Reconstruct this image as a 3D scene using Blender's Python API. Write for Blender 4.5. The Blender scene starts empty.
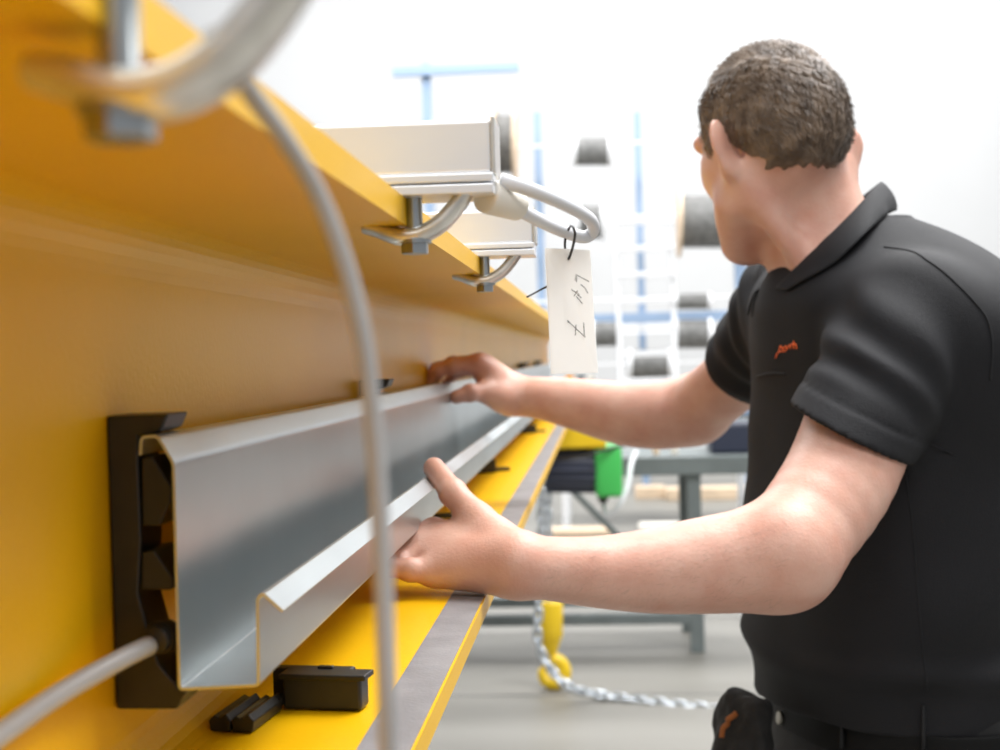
import bpy, bmesh, math, random
import numpy as np
from mathutils import Vector, Matrix
random.seed(7); rng = np.random.default_rng(7)
PI = math.pi
H = 1.45                     # eye height of the camera above the floor
F = 1389.0                   # 50 mm lens on a 36 mm wide sensor, in pixels of a 1000 px wide frame
COL = bpy.context.scene.collection
A = lambda *v: np.array(v, float)
nrm = lambda v: np.asarray(v, float) / np.linalg.norm(v)

# ---------------------------------------------------------------- camera
ey = nrm(A(100, -21, F))                       # +Y (along the girder) in camera axes (x right, y down, z forward)
u0 = A(-0.025, -1, 0.0)
ez = nrm(u0 - ey * u0.dot(ey))
ex = np.cross(ey, ez)
CAMP = A(0, 0, H)

def W(px, py, Y):
    """the point at distance Y (metres down the hall) seen at px, py of the photograph"""
    v = A(px - 500, py - 375, F)
    d = A(v.dot(ex), v.dot(ey), v.dot(ez))
    return CAMP + d * (Y / d[1])

def WZ(px, py, Z):
    v = A(px - 500, py - 375, F)
    d = A(v.dot(ex), v.dot(ey), v.dot(ez))
    return CAMP + d * ((Z - H) / d[2])

cam = bpy.data.cameras.new('camera'); cam.lens = 50; cam.sensor_width = 36; cam.clip_start = 0.02
cam.dof.use_dof = True; cam.dof.focus_distance = 0.94; cam.dof.aperture_fstop = 9
co = bpy.data.objects.new('camera', cam); COL.objects.link(co)
cr = A(ex[0], ey[0], ez[0]); cd = A(ex[1], ey[1], ez[1]); cf = A(ex[2], ey[2], ez[2])
M = Matrix(((cr[0], -cd[0], -cf[0], 0), (cr[1], -cd[1], -cf[1], 0), (cr[2], -cd[2], -cf[2], H), (0, 0, 0, 1)))
co.matrix_world = M
bpy.context.scene.camera = co

# ---------------------------------------------------------------- materials
def mat(name, col, rough=0.5, metal=0.0, var=0.0, scale=20.0, bump=0.0, bscale=200.0, coat=0.0, sss=0.0, spec=0.5, col2=None, stretch=None, rvar=0.0):
    m = bpy.data.materials.new(name); m.use_nodes = True
    nt = m.node_tree; b = nt.nodes['Principled BSDF']
    b.inputs['Base Color'].default_value = (*col, 1); b.inputs['Roughness'].default_value = rough
    b.inputs['Metallic'].default_value = metal; b.inputs['Coat Weight'].default_value = coat
    b.inputs['Specular IOR Level'].default_value = spec
    if sss:
        b.inputs['Subsurface Weight'].default_value = sss
        b.inputs['Subsurface Radius'].default_value = (1, 0.35, 0.2); b.inputs['Subsurface Scale'].default_value = 0.008
    tc = nt.nodes.new('ShaderNodeTexCoord'); src = tc.outputs['Object']
    if stretch:
        mp = nt.nodes.new('ShaderNodeMapping'); mp.inputs['Scale'].default_value = stretch
        nt.links.new(src, mp.inputs['Vector']); src = mp.outputs['Vector']
    n = nt.nodes.new('ShaderNodeTexNoise'); n.inputs['Scale'].default_value = scale; n.inputs['Detail'].default_value = 5
    nt.links.new(src, n.inputs['Vector'])
    if var or col2:
        r = nt.nodes.new('ShaderNodeValToRGB'); r.color_ramp.elements[0].position = 0.35; r.color_ramp.elements[1].position = 0.65
        c2 = col2 if col2 else tuple(min(1, c * (1 + var)) for c in col)
        c1 = col if col2 else tuple(c * (1 - var) for c in col)
        r.color_ramp.elements[0].color = (*c1, 1); r.color_ramp.elements[1].color = (*c2, 1)
        nt.links.new(n.outputs['Fac'], r.inputs['Fac']); nt.links.new(r.outputs['Color'], b.inputs['Base Color'])
    if rvar:
        mr = nt.nodes.new('ShaderNodeMapRange'); mr.inputs['To Min'].default_value = rough - rvar; mr.inputs['To Max'].default_value = rough + rvar
        mr.inputs['From Min'].default_value = 0.3; mr.inputs['From Max'].default_value = 0.7
        nt.links.new(n.outputs['Fac'], mr.inputs['Value']); nt.links.new(mr.outputs['Result'], b.inputs['Roughness'])
    if bump:
        n2 = nt.nodes.new('ShaderNodeTexNoise'); n2.inputs['Scale'].default_value = bscale; n2.inputs['Detail'].default_value = 3
        nt.links.new(src, n2.inputs['Vector'])
        bp = nt.nodes.new('ShaderNodeBump'); bp.inputs['Strength'].default_value = bump; bp.inputs['Distance'].default_value = 0.002
        nt.links.new(n2.outputs['Fac'], bp.inputs['Height']); nt.links.new(bp.outputs['Normal'], b.inputs['Normal'])
    return m

YEL = mat('yellow_paint', (0.82, 0.455, 0.0), 0.36, var=0.03, scale=6, bump=0.10, bscale=260, spec=0.35)
YEL2 = mat('yellow_paint_far', (0.82, 0.55, 0.01), 0.4)
STRIP = mat('bare_steel', (0.25, 0.24, 0.245), 0.55, metal=0.35, var=0.12, scale=30, bump=0.15, bscale=400)
ZINC = mat('zinc_sheet', (0.54, 0.585, 0.60), 0.33, metal=0.92, var=0.05, scale=9, rvar=0.03)
GALV = mat('galvanised', (0.74, 0.73, 0.70), 0.34, metal=0.9, var=0.08, scale=120)
BOLT = mat('bolt_steel', (0.40, 0.43, 0.45), 0.3, metal=0.95)
ALU = mat('aluminium', (0.93, 0.95, 1.0), 0.30, metal=0.45, var=0.02, scale=15)
BLACKP = mat('black_plastic', (0.014, 0.013, 0.012), 0.42, var=0.2, scale=60, bump=0.05)
GREYC = mat('grey_cable', (0.40, 0.395, 0.39), 0.42)
GREYT = mat('grey_tube', (0.74, 0.75, 0.78), 0.4)
WHITEP = mat('white_plastic', (0.82, 0.78, 0.70), 0.4)
PAPER = mat('paper', (0.9, 0.9, 0.89), 0.8, var=0.02, scale=40)
_n = PAPER.node_tree; _t = _n.nodes.new('ShaderNodeBsdfTranslucent'); _t.inputs['Color'].default_value = (.97, .97, .96, 1); _m = _n.nodes.new('ShaderNodeMixShader'); _m.inputs[0].default_value = .68
_n.links.new(_n.nodes['Principled BSDF'].outputs[0], _m.inputs[1]); _n.links.new(_t.outputs[0], _m.inputs[2]); _n.links.new(_m.outputs[0], _n.nodes['Material Output'].inputs[0])
INK = mat('ink', (0.02, 0.02, 0.025), 0.6)
SKIN = mat('skin', (0.66, 0.345, 0.255), 0.46, scale=26, col2=(0.74, 0.45, 0.35), bump=0.18, bscale=330, sss=0.18)
HAIRM = mat('hair_brown', (0.10, 0.067, 0.045), 0.5, scale=55, col2=(0.25, 0.18, 0.125))
SHIRT = mat('black_pique', (0.0085, 0.0085, 0.0105), 0.75, scale=9, var=0.15, bump=0.35, bscale=900, spec=0.35)
SEAM = mat('black_thread', (0.009, 0.009, 0.011), 0.8)
LOGO = mat('orange_thread', (0.95, 0.16, 0.03), 0.6)
DENIM = mat('black_trousers', (0.012, 0.012, 0.013), 0.75, var=0.3, scale=40, bump=0.3, bscale=700)
LEATHER = mat('belt_leather', (0.005, 0.005, 0.005), 0.65, bump=0.1, spec=0.2)
SHOE = mat('shoe_leather', (0.015, 0.014, 0.013), 0.45)
BRASS = mat('button_metal', (0.35, 0.33, 0.28), 0.4, metal=0.8)
FLOOR = mat('concrete', (0.195, 0.186, 0.164), 0.45, scale=1.1, col2=(0.25, 0.24, 0.215), bump=0.05, bscale=30, stretch=(0.35, 1.6, 1))
WALLM = mat('white_wall', (0.525, 0.53, 0.535), 0.7, var=0.02, scale=0.6)
BLUE = mat('blue_rack_paint', (0.30, 0.41, 0.58), 0.45)
REELC = mat('reel_cable', (0.17, 0.17, 0.165), 0.6, var=0.25, scale=14)
PLY = mat('plywood', (0.72, 0.56, 0.40), 0.6, var=0.1, scale=6)
WHITEM = mat('white_metal', (0.85, 0.86, 0.88), 0.4)
GREYS = mat('grey_steel', (0.15, 0.175, 0.175), 0.5, var=0.1, scale=8)
MOTOR = mat('motor_navy', (0.025, 0.032, 0.06), 0.45)
GREEN = mat('green_cover', (0.06, 0.50, 0.10), 0.35)
CHAINM = mat('chain_zinc', (0.62, 0.66, 0.70), 0.25, metal=0.85)
ORANGE = mat('orange_plastic', (0.85, 0.35, 0.03), 0.4)
LAMP = bpy.data.materials.new('lamp_glow'); LAMP.use_nodes = True
_b = LAMP.node_tree.nodes['Principled BSDF']; _b.inputs['Emission Color'].default_value = (1, 1, 1, 1); _b.inputs['Emission Strength'].default_value = 4

# ---------------------------------------------------------------- object helpers
def link(name, me, m=None, parent=None, smooth=False):
    o = bpy.data.objects.new(name, me); COL.objects.link(o)
    if m: me.materials.append(m)
    if smooth: me.polygons.foreach_set('use_smooth', [True] * len(me.polygons))
    if parent is not None:
        off = Vector((0, 0, 0)); q = parent
        while q is not None: off += q.location; q = q.parent
        me.transform(Matrix.Translation(-off)); o.parent = parent
    return o
def tag(o, label, cat, group=None, kind=None):
    if label: o['label'] = label
    if cat: o['category'] = cat
    if group: o['group'] = group
    if kind: o['kind'] = kind
    return o
def empty(name, loc, label, cat, group=None):
    o = bpy.data.objects.new(name, None); COL.objects.link(o); o.location = tuple(loc); o.empty_display_size = 0.05
    return tag(o, label, cat, group)
def npmesh(name, V, Fc):
    me = bpy.data.meshes.new(name)
    V = np.asarray(V, np.float32); Fc = np.asarray(Fc, np.int32); k = Fc.shape[1]
    me.vertices.add(len(V)); me.vertices.foreach_set('co', V.ravel())
    me.loops.add(Fc.size); me.loops.foreach_set('vertex_index', Fc.ravel())
    me.polygons.add(len(Fc)); me.polygons.foreach_set('loop_start', np.arange(0, Fc.size, k, dtype=np.int32))
    me.update(calc_edges=True); me.validate()
    return me
class MB:
    """collects shapes of ONE part"""
    def __init__(s): s.bm = bmesh.new()
    def box(s, lo, hi, bev=0.0, rot=None, org=None, seg=2):
        lo = A(*lo); hi = A(*hi); b = bmesh.new()
        bmesh.ops.create_cube(b, size=1)
        for v in b.verts: v.co = Vector([(lo[i] + hi[i]) / 2 + v.co[i] * (hi[i] - lo[i]) for i in range(3)])
        if bev: bmesh.ops.bevel(b, geom=b.edges[:], offset=bev, segments=seg, affect='EDGES', profile=0.5)
        if rot is not None:
            for v in b.verts: v.co = rot @ v.co
        if org is not None:
            for v in b.verts: v.co += Vector(org)
        return s.add(b)
    def add(s, b):
        me = bpy.data.meshes.new('t'); b.to_mesh(me); s.bm.from_mesh(me); bpy.data.meshes.remove(me); b.free(); return s
    def cyl(s, a, c, r, r2=None, n=20, bev=0.0):
        a = Vector(a); c = Vector(c); b = bmesh.new()
        bmesh.ops.create_cone(b, cap_ends=True, segments=n, radius1=r, radius2=r if r2 is None else r2, depth=(c - a).length)
        if bev: bmesh.ops.bevel(b, geom=[e for e in b.edges if abs(e.calc_face_angle(0)) > 1.0], offset=bev, segments=2, affect='EDGES', profile=0.5)
        R = (c - a).normalized().to_track_quat('Z', 'Y').to_matrix()
        for v in b.verts: v.co = R @ v.co + (a + c) / 2
        return s.add(b)
    def prism(s, poly, axis, t0, t1, bev=0.0):
        """poly: 2-D outline, extruded along axis from t0 to t1 (axis 1: poly is x,z; axis 0: y,z; axis 2: x,y)"""
        b = bmesh.new()
        put = {1: lambda p, t: (p[0], t, p[1]), 0: lambda p, t: (t, p[0], p[1]), 2: lambda p, t: (p[0], p[1], t)}[axis]
        v0 = [b.verts.new(put(p, t0)) for p in poly]; v1 = [b.verts.new(put(p, t1)) for p in poly]
        b.faces.new(v0); b.faces.new(v1[::-1]); n = len(poly)
        for i in range(n): b.faces.new((v0[i], v1[i], v1[(i + 1) % n], v0[(i + 1) % n]))
        bmesh.ops.recalc_face_normals(b, faces=b.faces)
        if bev: bmesh.ops.bevel(b, geom=b.edges[:], offset=bev, segments=2, affect='EDGES', profile=0.5)
        return s.add(b)
    def tube(s, pts, r, n=12, smooth=0, ry=None, cap=True, up=None, closed=False):
        P = np.array(pts, float)
        if smooth: P = spline(P, smooth, closed)
        rr = np.full(len(P), r) if np.isscalar(r) else np.interp(np.linspace(0, 1, len(P)), np.linspace(0, 1, len(r)), r)
        V, Fc = sweep(P, rr, n, ry, up, closed)
        b = bmesh.new(); vs = [b.verts.new(v) for v in V]
        for f in Fc: b.faces.new([vs[i] for i in f])
        if cap and not closed: b.faces.new([vs[i] for i in range(n)][::-1]); b.faces.new([vs[len(V) - n + i] for i in range(n)])
        bmesh.ops.recalc_face_normals(b, faces=b.faces)
        return s.add(b)
    def build(s, name, m, parent=None, smooth=False, angle=None):
        me = bpy.data.meshes.new(name); s.bm.to_mesh(me); s.bm.free()
        o = link(name, me, m, parent, smooth)
        if angle: 
            try: me.set_sharp_from_angle(angle=angle)
            except Exception: pass
        return o
def spline(P, k, closed=False):
    n = len(P); out = []
    g = (lambda i: P[i % n]) if closed else (lambda i: P[min(max(i, 0), n - 1)])
    for i in range(n if closed else n - 1):
        p0, p1, p2, p3 = g(i - 1), g(i), g(i + 1), g(i + 2)
        for j in range(k):
            t = j / k
            out.append(0.5 * (2 * p1 + (p2 - p0) * t + (2 * p0 - 5 * p1 + 4 * p2 - p3) * t * t + (3 * p1 - p0 - 3 * p2 + p3) * t ** 3))
    if not closed: out.append(P[-1])
    return np.array(out)
def sweep(P, rr, n, ry=None, up=None, closed=False):
    N = len(P); V = []; Fc = []
    T = np.gradient(P, axis=0)
    if closed: T = np.roll(P, -1, 0) - np.roll(P, 1, 0)
    T = T / np.linalg.norm(T, axis=1)[:, None]
    u = A(*(up or (0.13, 0.31, 0.94))); u = nrm(u - T[0] * u.dot(T[0]))
    for i in range(N):
        if up is not None: u = A(*up)
        u = nrm(u - T[i] * u.dot(T[i])); w = np.cross(T[i], u)
        q = 1 if ry is None else ry
        for j in range(n):
            a = 2 * PI * j / n; V.append(P[i] + rr[i] * (math.cos(a) * u + math.sin(a) * w * q))
    for i in range(N if closed else N - 1):
        for j in range(n):
            i2 = (i + 1) % N
            Fc.append((i * n + j, i * n + (j + 1) % n, i2 * n + (j + 1) % n, i2 * n + j))
    return V, Fc
def copy_tree(o, loc, label=None):
    c = o.copy(); COL.objects.link(c); c.location = loc
    if label: c['label'] = label
    for ch in list(o.children):
        k = ch.copy(); COL.objects.link(k); k.parent = c
        for g in ch.children:
            d = g.copy(); COL.objects.link(d); d.parent = k
    return c

# ---------------------------------------------------------------- setting
def struct(name, mb, m):
    o = mb.build(name, m); o['kind'] = 'structure'; return o
struct('floor', MB().box((-8, -4, -0.1), (9, 21, 0)), FLOOR)
struct('wall_back', MB().box((-8, 21, -0.1), (9, 21.2, 9)), WALLM)
struct('wall_right', MB().box((9, -4, -0.1), (9.2, 21.2, 9)), WALLM)
struct('wall_left', MB().box((-8.2, -4, -0.1), (-8, 21.2, 9)), WALLM)
j = MB()
for y in (5.9, 7.6, 9.3): j.box((-8, y, 0.0), (9, y + 0.012, 0.0012))
struct('trim_floor_joint', j, mat('floor_joint', (0.12, 0.12, 0.12), 0.8))

# ---------------------------------------------------------------- yellow girder
XW, XE, XB = -0.2335, -0.1000, -0.370          # web face, outer flange edge, hidden flange edge
ZT0, ZT1, ZB1, ZB0 = H + 0.0704, H + 0.0847, H - 0.200, H - 0.2148
RF = 0.026
def arc(cx, cz, r, a0, a1, n=8):
    return [(cx + r * math.cos(a0 + (a1 - a0) * i / n), cz + r * math.sin(a0 + (a1 - a0) * i / n)) for i in range(n + 1)]
XWB = XW - 0.010
prof = [(XE, ZB0), (XE, ZB1)] + arc(XW + RF, ZB1 + RF, RF, -PI / 2, -PI) + arc(XW + RF, ZT0 - RF, RF, PI, PI / 2) + [(XE, ZT0), (XE, ZT1), (XB, ZT1), (XB, ZT0)] \
    + arc(XWB - RF, ZT0 - RF, RF, PI / 2, 0) + arc(XWB - RF, ZB1 + RF, RF, 0, -PI / 2) + [(XB, ZB1), (XB, ZB0)]
GE = 6.3
g = MB().prism(prof, 1, -1.6, GE)
girder = g.build('crane_girder', YEL)
tag(girder, 'long yellow painted steel crane girder running away along the left', 'girder')
MB().box((-0.1296, -1.6, ZB1 - 0.0003), (XE - 0.0015, GE, ZB1 + 0.0007)).build('running_strip', STRIP, girder)['label'] = 'unpainted grey strip along the lower flange'

# ---------------------------------------------------------------- galvanised channel
def sheet(pts, th):
    """open 2-D centre line -> closed outline of a sheet of thickness th"""
    P = np.array(pts); T = np.gradient(P, axis=0); T /= np.linalg.norm(T, axis=1)[:, None]
    Nn = np.stack([-T[:, 1], T[:, 0]], 1) * th / 2
    return [tuple(p) for p in P + Nn] + [tuple(p) for p in (P - Nn)[::-1]]
def fillet(pts, r, n=5):
    out = [A(*pts[0])]
    for i in range(1, len(pts) - 1):
        a, b, c = A(*pts[i - 1]), A(*pts[i]), A(*pts[i + 1]); u = nrm(a - b); v = nrm(c - b)
        rr = min(r, np.linalg.norm(a - b) * .45, np.linalg.norm(c - b) * .45)
        p, q = b + u * rr, b + v * rr
        for k in range(n + 1):
            t = k / n; out.append((1 - t) ** 2 * p + 2 * t * (1 - t) * b + t * t * q)
    out.append(A(*pts[-1])); return out
CY0, CY1 = 0.632, 5.6
def cz(px, py): p = W(px, py, CY0 + 0.001); return (p[0], p[2])
cl = fillet([cz(141, 455), cz(142, 437), cz(158, 436), cz(174, 463), cz(180, 689), cz(259, 685), cz(258, 598), cz(263, 593), cz(283, 611)], 0.0022)
ch = MB().prism(sheet(cl, 0.0013), 1, CY0, CY1).build('steel_channel', ZINC)
tag(ch, 'long galvanised steel channel with bent lips held in both hands beside the yellow girder', 'channel')

# ---------------------------------------------------------------- black cradles that carry the channel
def make_cradle():
    y0 = 0.640
    t = empty('channel_cradle', (-0.215, y0, H - 0.16), 'black plastic cradle at the near open end of the channel, grey cable entering it', 'bracket', 'cradles along the girder web')
    def c(px, py): q = W(px, py, y0 + .001); return (q[0], q[2])
    body = [c(107, 416), c(169, 414), c(163, 429), c(152, 434), c(139, 436), c(139, 462), c(142, 540), c(139, 592), c(152, 640), c(160, 664), c(182, 690), c(188, 691), c(178, 709), c(117, 709)]
    # keep everything in front of the web
    body = [(max(x, XW + 0.0005), z) for x, z in body]
    MB().prism(body, 1, y0, y0 + 0.032, 0.0012).build('cradle_body', BLACKP, t)
    for q in ([c(141, 458), c(152, 456), c(171, 486), c(171, 500), c(160, 526), c(142, 526)],
              [c(141, 552), c(154, 550), c(173, 578), c(172, 590), c(141, 590)]):
        MB().prism(q, 1, y0 + 0.001, y0 + 0.031, 0.001).build('snap_hook', BLACKP, t)
    return t
crad = make_cradle()
LBL = ['black cradle tip showing above the channel between the hanging cable and the far hand', 'black cradle tip hidden under the far hand on the channel',
       'first black cradle tip beyond the far hand, above the channel', 'second black cradle tip beyond the far hand, above the channel', 'black cradle tip farthest along the channel, beside the white tag']
for i, y in enumerate((1.33, 3.0, 3.95, 4.9)):
    copy_tree(crad, (-0.215, y, H - 0.156), [LBL[0], LBL[2], LBL[3], LBL[4]][i])

# ---------------------------------------------------------------- cables
def cable_path(pts): return [W(*p) for p in pts]
t = empty('control_cable', W(165, 637, 0.637), 'grey round cable running from lower left into the black cradle', 'cable')
MB().tube(cable_path([(168, 635, .648), (150, 645, .632), (118, 661, .604), (60, 694, .556), (0, 735, .50), (-60, 778, .452), (-130, 830, .41)]), 0.0047, 14, 8).build('cable_jacket', GREYC, t, True)
gp = cable_path([(154, 641, .63), (170, 632, .645)])
MB().cyl(gp[0], gp[1], 0.0066, n=20, bev=0.0012).cyl(gp[0] + (gp[1] - gp[0]) * .35, gp[0] + (gp[1] - gp[0]) * .55, 0.0078, n=20).build('grommet', BLACKP, t, True, 0.6)

hang = MB().tube(cable_path([(214, 36, .30), (232, 62, .315), (250, 92, .33), (284, 138, .34), (318, 195, .35), (344, 262, .355), (361, 330, .357), (371, 400, .358), (379, 500, .357), (384, 600, .354), (387, 700, .35), (389, 800, .35), (391, 900, .345)]), 0.00252, 14, 8).build('hanging_cable', GREYC, None, True)
tag(hang, 'thick light grey cable hanging in a curve in front of the girder', 'cable')

# ---------------------------------------------------------------- rail arms with hook clamps on the top flange
def make_arm(y, label_arm, dz=0.0):
    b = empty('cable_rail_arm', (-0.2, y + 0.018, ZT1), label_arm, 'rail', 'rail arms across the top flange')
    x0, x1 = -0.35, -0.0527
    MB().box((x0, y, ZT1 + 0.011), (x1 - 0.001, y + 0.036, ZT1 + 0.039), 0.002).build('rail_profile', ALU, b)
    MB().box((x0, y - 0.003, ZT1 + 0.0003), (x1, y + 0.039, ZT1 + 0.0052), 0.0006).box((x0, y - 0.002, ZT1 + 0.0065), (x1, y + 0.038, ZT1 + 0.011), 0.0008).build('rail_foot', ALU, b)
    MB().box((x1 - 0.001, y - 0.001, ZT1 + 0.0105), (x1 + 0.0012, y + 0.037, ZT1 + 0.0402), 0.0005).build('rail_end_cap', GALV, b)
    return b
def make_clamp(y, label, drop=0.0, hx=0.0, fat=1.0):
    yc = y + 0.012
    c = empty('hook_clamp', (-0.09, yc, ZT0), label, 'clamp', 'hook clamps under the top flange')
    p = [W(px, py, 0.732) for px, py in ((364, 227), (378, 230), (399, 236.5), (420, 235), (440, 224), (455, 208), (467, 191))]
    p = [(q[0] + hx, q[2] - drop) for q in p]
    MB().tube([(x, yc, z) for x, z in p], [v * fat for v in (0.0036, 0.0042, 0.0048, 0.0050, 0.0050, 0.0048, 0.0046)], 16, 8, ry=1.9, up=(0, 0, 1)).build('hook', GALV, c, True, 0.9)
    bx = W(414, 220, .732)[0] - hx * .3; zb = W(414, 240, .732)[2] - drop
    MB().cyl((bx, yc, zb - .002), (bx, yc, ZT1 + 0.0008), 0.0046, n=16).build('bolt', BOLT, c, True, 0.7)
    MB().cyl((bx, yc, zb - 0.0075), (bx, yc, zb - 0.0015), 0.0078, n=6, bev=0.0005).cyl((bx, yc, zb - 0.002), (bx, yc, zb), 0.0092, n=24).build('nut', BOLT, c)
    return c
make_arm(0.720, 'bright aluminium rail arm lying across the top flange, its end square and open')
make_clamp(0.720, 'galvanised hook clamp under the bright rail arm, gripping the flange edge')
make_arm(1.170, 'small aluminium rail arm farther along the top flange, behind the first arm')
make_clamp(1.170, 'small far hook clamp on the flange edge, left of the white tag')
make_clamp(0.272, 'large blurred hook clamp nearest the camera at the top left', 0.0085, 0.0065, 1.12)

lp = empty('rod_loop', W(512, 203, .72), 'grey bent rod loop with white sleeve reaching out from the rail arm', 'loop')
MB().tube(cable_path([(500, 180, .735), (528, 189, .74), (556, 200, .76), (578, 211, .79), (591, 221, .82), (593, 231, .835), (584, 237, .835), (566, 232, .815), (545, 223, .785), (520, 210, .755), (500, 200, .742)]), 0.0039, 14, 8).build('rod', GREYT, lp, True)
a0, a1 = W(486, 195, .735), W(519, 207, .755)
MB().cyl(a0, a1, 0.0098, 0.0078, n=24, bev=0.0012).build('sleeve', WHITEP, lp, True, 0.7)

# tag with handwriting
TY = 0.806
tl, tr, br, bl = W(545, 248, TY), W(590, 250, TY + .004), W(598, 373, TY + .006), W(551, 374, TY)
n_ = nrm(np.cross(tr - tl, bl - tl)); 
if n_[1] > 0: n_ = -n_
def tagpt(px, py):                                   # crop coordinates -> photo -> on the card
    u = (px - 545) / 45.5; v = (py - 248) / 126
    return tl + (tr - tl) * (u - v * 0.135 * 1.0) + (bl - tl) * v
bm = bmesh.new()
fr = [tl, tr, br, bl]; vs = [bm.verts.new(Vector(p + n_ * .0003)) for p in fr] + [bm.verts.new(Vector(p - n_ * .0003)) for p in fr]
for f in ((0, 1, 2, 3), (7, 6, 5, 4), (0, 4, 5, 1), (1, 5, 6, 2), (2, 6, 7, 3), (3, 7, 4, 0)): bm.faces.new([vs[i] for i in f])
bmesh.ops.recalc_face_normals(bm, faces=bm.faces); me = bpy.data.meshes.new('paper_tag'); bm.to_mesh(me)
ptag = link('paper_tag', me, PAPER); tag(ptag, 'white paper tag with handwriting hanging from the grey rod loop', 'tag')
wr = MB()
for st in ([(183, 205), (187, 172), (256, 206)], [(191, 180), (190, 210)], [(212, 222), (235, 240), (250, 268)], [(163, 250), (206, 276)], [(176, 286), (196, 255)], [(189, 285), (222, 322)], [(195, 276), (216, 292)],
           [(143, 412), (190, 455), (237, 495)], [(228, 420), (231, 486)], [(188, 432), (184, 488)], [(143, 412), (150, 425)]):
    wr.tube([tagpt(540 + x / 5.17, 240 + y / 5.17) + n_ * .00035 for x, y in st], 0.00022, 6)
wr.build('handwriting', INK, ptag)
tie = MB().tube([tagpt(569, 257) - n_ * .002, tagpt(569, 257) + n_ * .0025, W(573, 246, .80), W(575, 233, .79), W(571, 226, .80), W(566, 236, .815), W(565, 247, .812), tagpt(568, 256) - n_ * .002], 0.00075, 8, 6)
tie.build('cable_tie', BLACKP, ptag, True)
MB().tube([tagpt(548, 286) - n_ * .001, W(540, 290, .81), W(527, 297, .80)], 0.0006, 8, 6).build('tie_tail', BLACKP, ptag, True)

# ---------------------------------------------------------------- black clips on the lower flange
ZF = ZB1 + 0.0008
def clip(name, px, py, rot, label, L=0.047, Wd=0.026, Hh=0.020, tail=True):
    p = WZ(px, py, ZB1)
    c = empty(name, (p[0], p[1], ZF), label, 'clip', 'loose plastic clips on the flange')
    R = Matrix.Rotation(rot, 3, 'Z'); o = Vector((p[0], p[1], ZF))
    MB().box((-L / 2, -Wd / 2, 0), (L / 2, Wd * .12, Hh), 0.0018, R, o).box((-L / 2 - .002, -Wd / 2 - .001, Hh * .86), (L / 2 + .003, Wd * .14, Hh * 1.02), 0.0008, R, o).build('clip_body', BLACKP, c)
    MB().box((-L / 2 - .012, Wd * .12, 0), (L * .28, Wd / 2, Hh * 1.0), 0.0015, R, o).box((-L * .15, Wd * .05, Hh * .95), (L * .05, Wd * .2, Hh * 1.1), 0.0008, R, o).build('clip_jaw', BLACKP, c)
    if tail:
        m = MB()
        for k in range(7): m.box((L / 2 + k * .0022 - .002, -.002, .004), (L / 2 + k * .0022 - .001, .003, .009), 0, R, o)
        m.box((L / 2 - .003, -.002, .003), (L / 2 + .014, .003, .005), 0, R, o); m.build('toothed_tail', BLACKP, c)
    return c
clip('cable_clip', 329, 706, math.radians(-7), 'larger black plastic clip lying flat on the yellow flange beside the hanging cable', tail=False)
# small tilted double half-shell
p = WZ(248, 722, ZB1); o = Vector((p[0], p[1], ZF)); R = Matrix.Rotation(math.radians(84), 3, 'Z')
c = empty('cable_clip', o, 'small black clip with ribbed tail lying askew under the open channel end', 'clip', 'loose plastic clips on the flange')
def shell(y0, y1): return MB().prism([(y0, 0), (y1, 0), (y1 + .001, .006), (y1 - .002, .009), (y1 - .0045, .0075), (y0 + .005, .0075), (y0 + .002, .010), (y0 - .001, .006)], 0, -0.024, 0.024, 0.0007)
for yy, nm in (((-0.0115, -0.0004), 'half_shell'), ((0.0016, 0.0125), 'half_shell')):
    b = shell(*yy)
    for v in b.bm.verts: v.co = R @ v.co + o
    b.build(nm, BLACKP, c)
m = MB()
for k in range(6): m.box((0.019 + k * .0022, -.012, .003), (0.020 + k * .0022, -.006, .008), 0, R, o)
m.box((0.017, -.011, .002), (0.032, -.007, .004), 0, R, o).build('toothed_tail', BLACKP, c)
def fclip(px, py, label, L):
    p = WZ(px, py, ZB1); o = Vector((p[0], p[1], ZF))
    c = empty('cable_clip', o, label, 'clip', 'loose plastic clips on the flange')
    R = Matrix.Rotation(math.radians(15), 3, 'Z')
    MB().box((-L, -.02, 0), (0, .03, .022), 0.002, R, o).build('clip_body', BLACKP, c)
    MB().box((-.004, -.006, 0.001), (L * .8, .006, .007), 0.001, R, o).build('clip_tongue', BLACKP, c)
fclip(432, 520, 'black clip under the channel between thumb and fingers of the near hand', 0.035)
fclip(494, 472, 'black clip with tongue on the flange beyond the near hand', 0.035)
fclip(535, 433, 'black clip with tongue on the flange just below the far forearm', 0.035)


# ---------------------------------------------------------------- background: racks with cable reels
YR = 15.0
YRL = YR + .35
def rpost(px, y0, y1, w, parent, name='upright', Y=YR):
    a, b = W(px, y0, Y), W(px, y1, Y); h = w * Y / F / 2
    MB().box((a[0] - h, Y - .05, b[2]), (a[0] + h, Y + .05, a[2]), 0.006).build(name, BLUE, parent)
rk = empty('reel_rack', (W(637, 300, YR)[0], YR, 0), 'tall blue steel rack holding cable reels against the white wall', 'rack')
for px, y0, w in ((537, 112, 8), (637, 112, 7), (739, 205, 12)):
    a = W(px, y0, YR); h = w * YR / F / 2
    MB().box((a[0] - h, YR - .05, 0), (a[0] + h, YR + .05, a[2]), 0.006).build('upright', BLUE, rk)
a, b = W(500, 322, YR), W(790, 322, YR)
bm_ = MB().box((a[0], YR - .14, a[2] - .055), (b[0], YR - .06, a[2] + .055), 0.006)
bm_.build('shelf_beam', BLUE, rk)
for yy, hh in ((334, .014), (302, .014), (222, .012), (151, .012), (364, .014)):
    z = W(600, yy, YR)[2]
    MB().box((a[0], YR - .53, z - hh), (b[0], YR - .47, z + hh), .003).build('reel_axle', WHITEM, rk)
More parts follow.
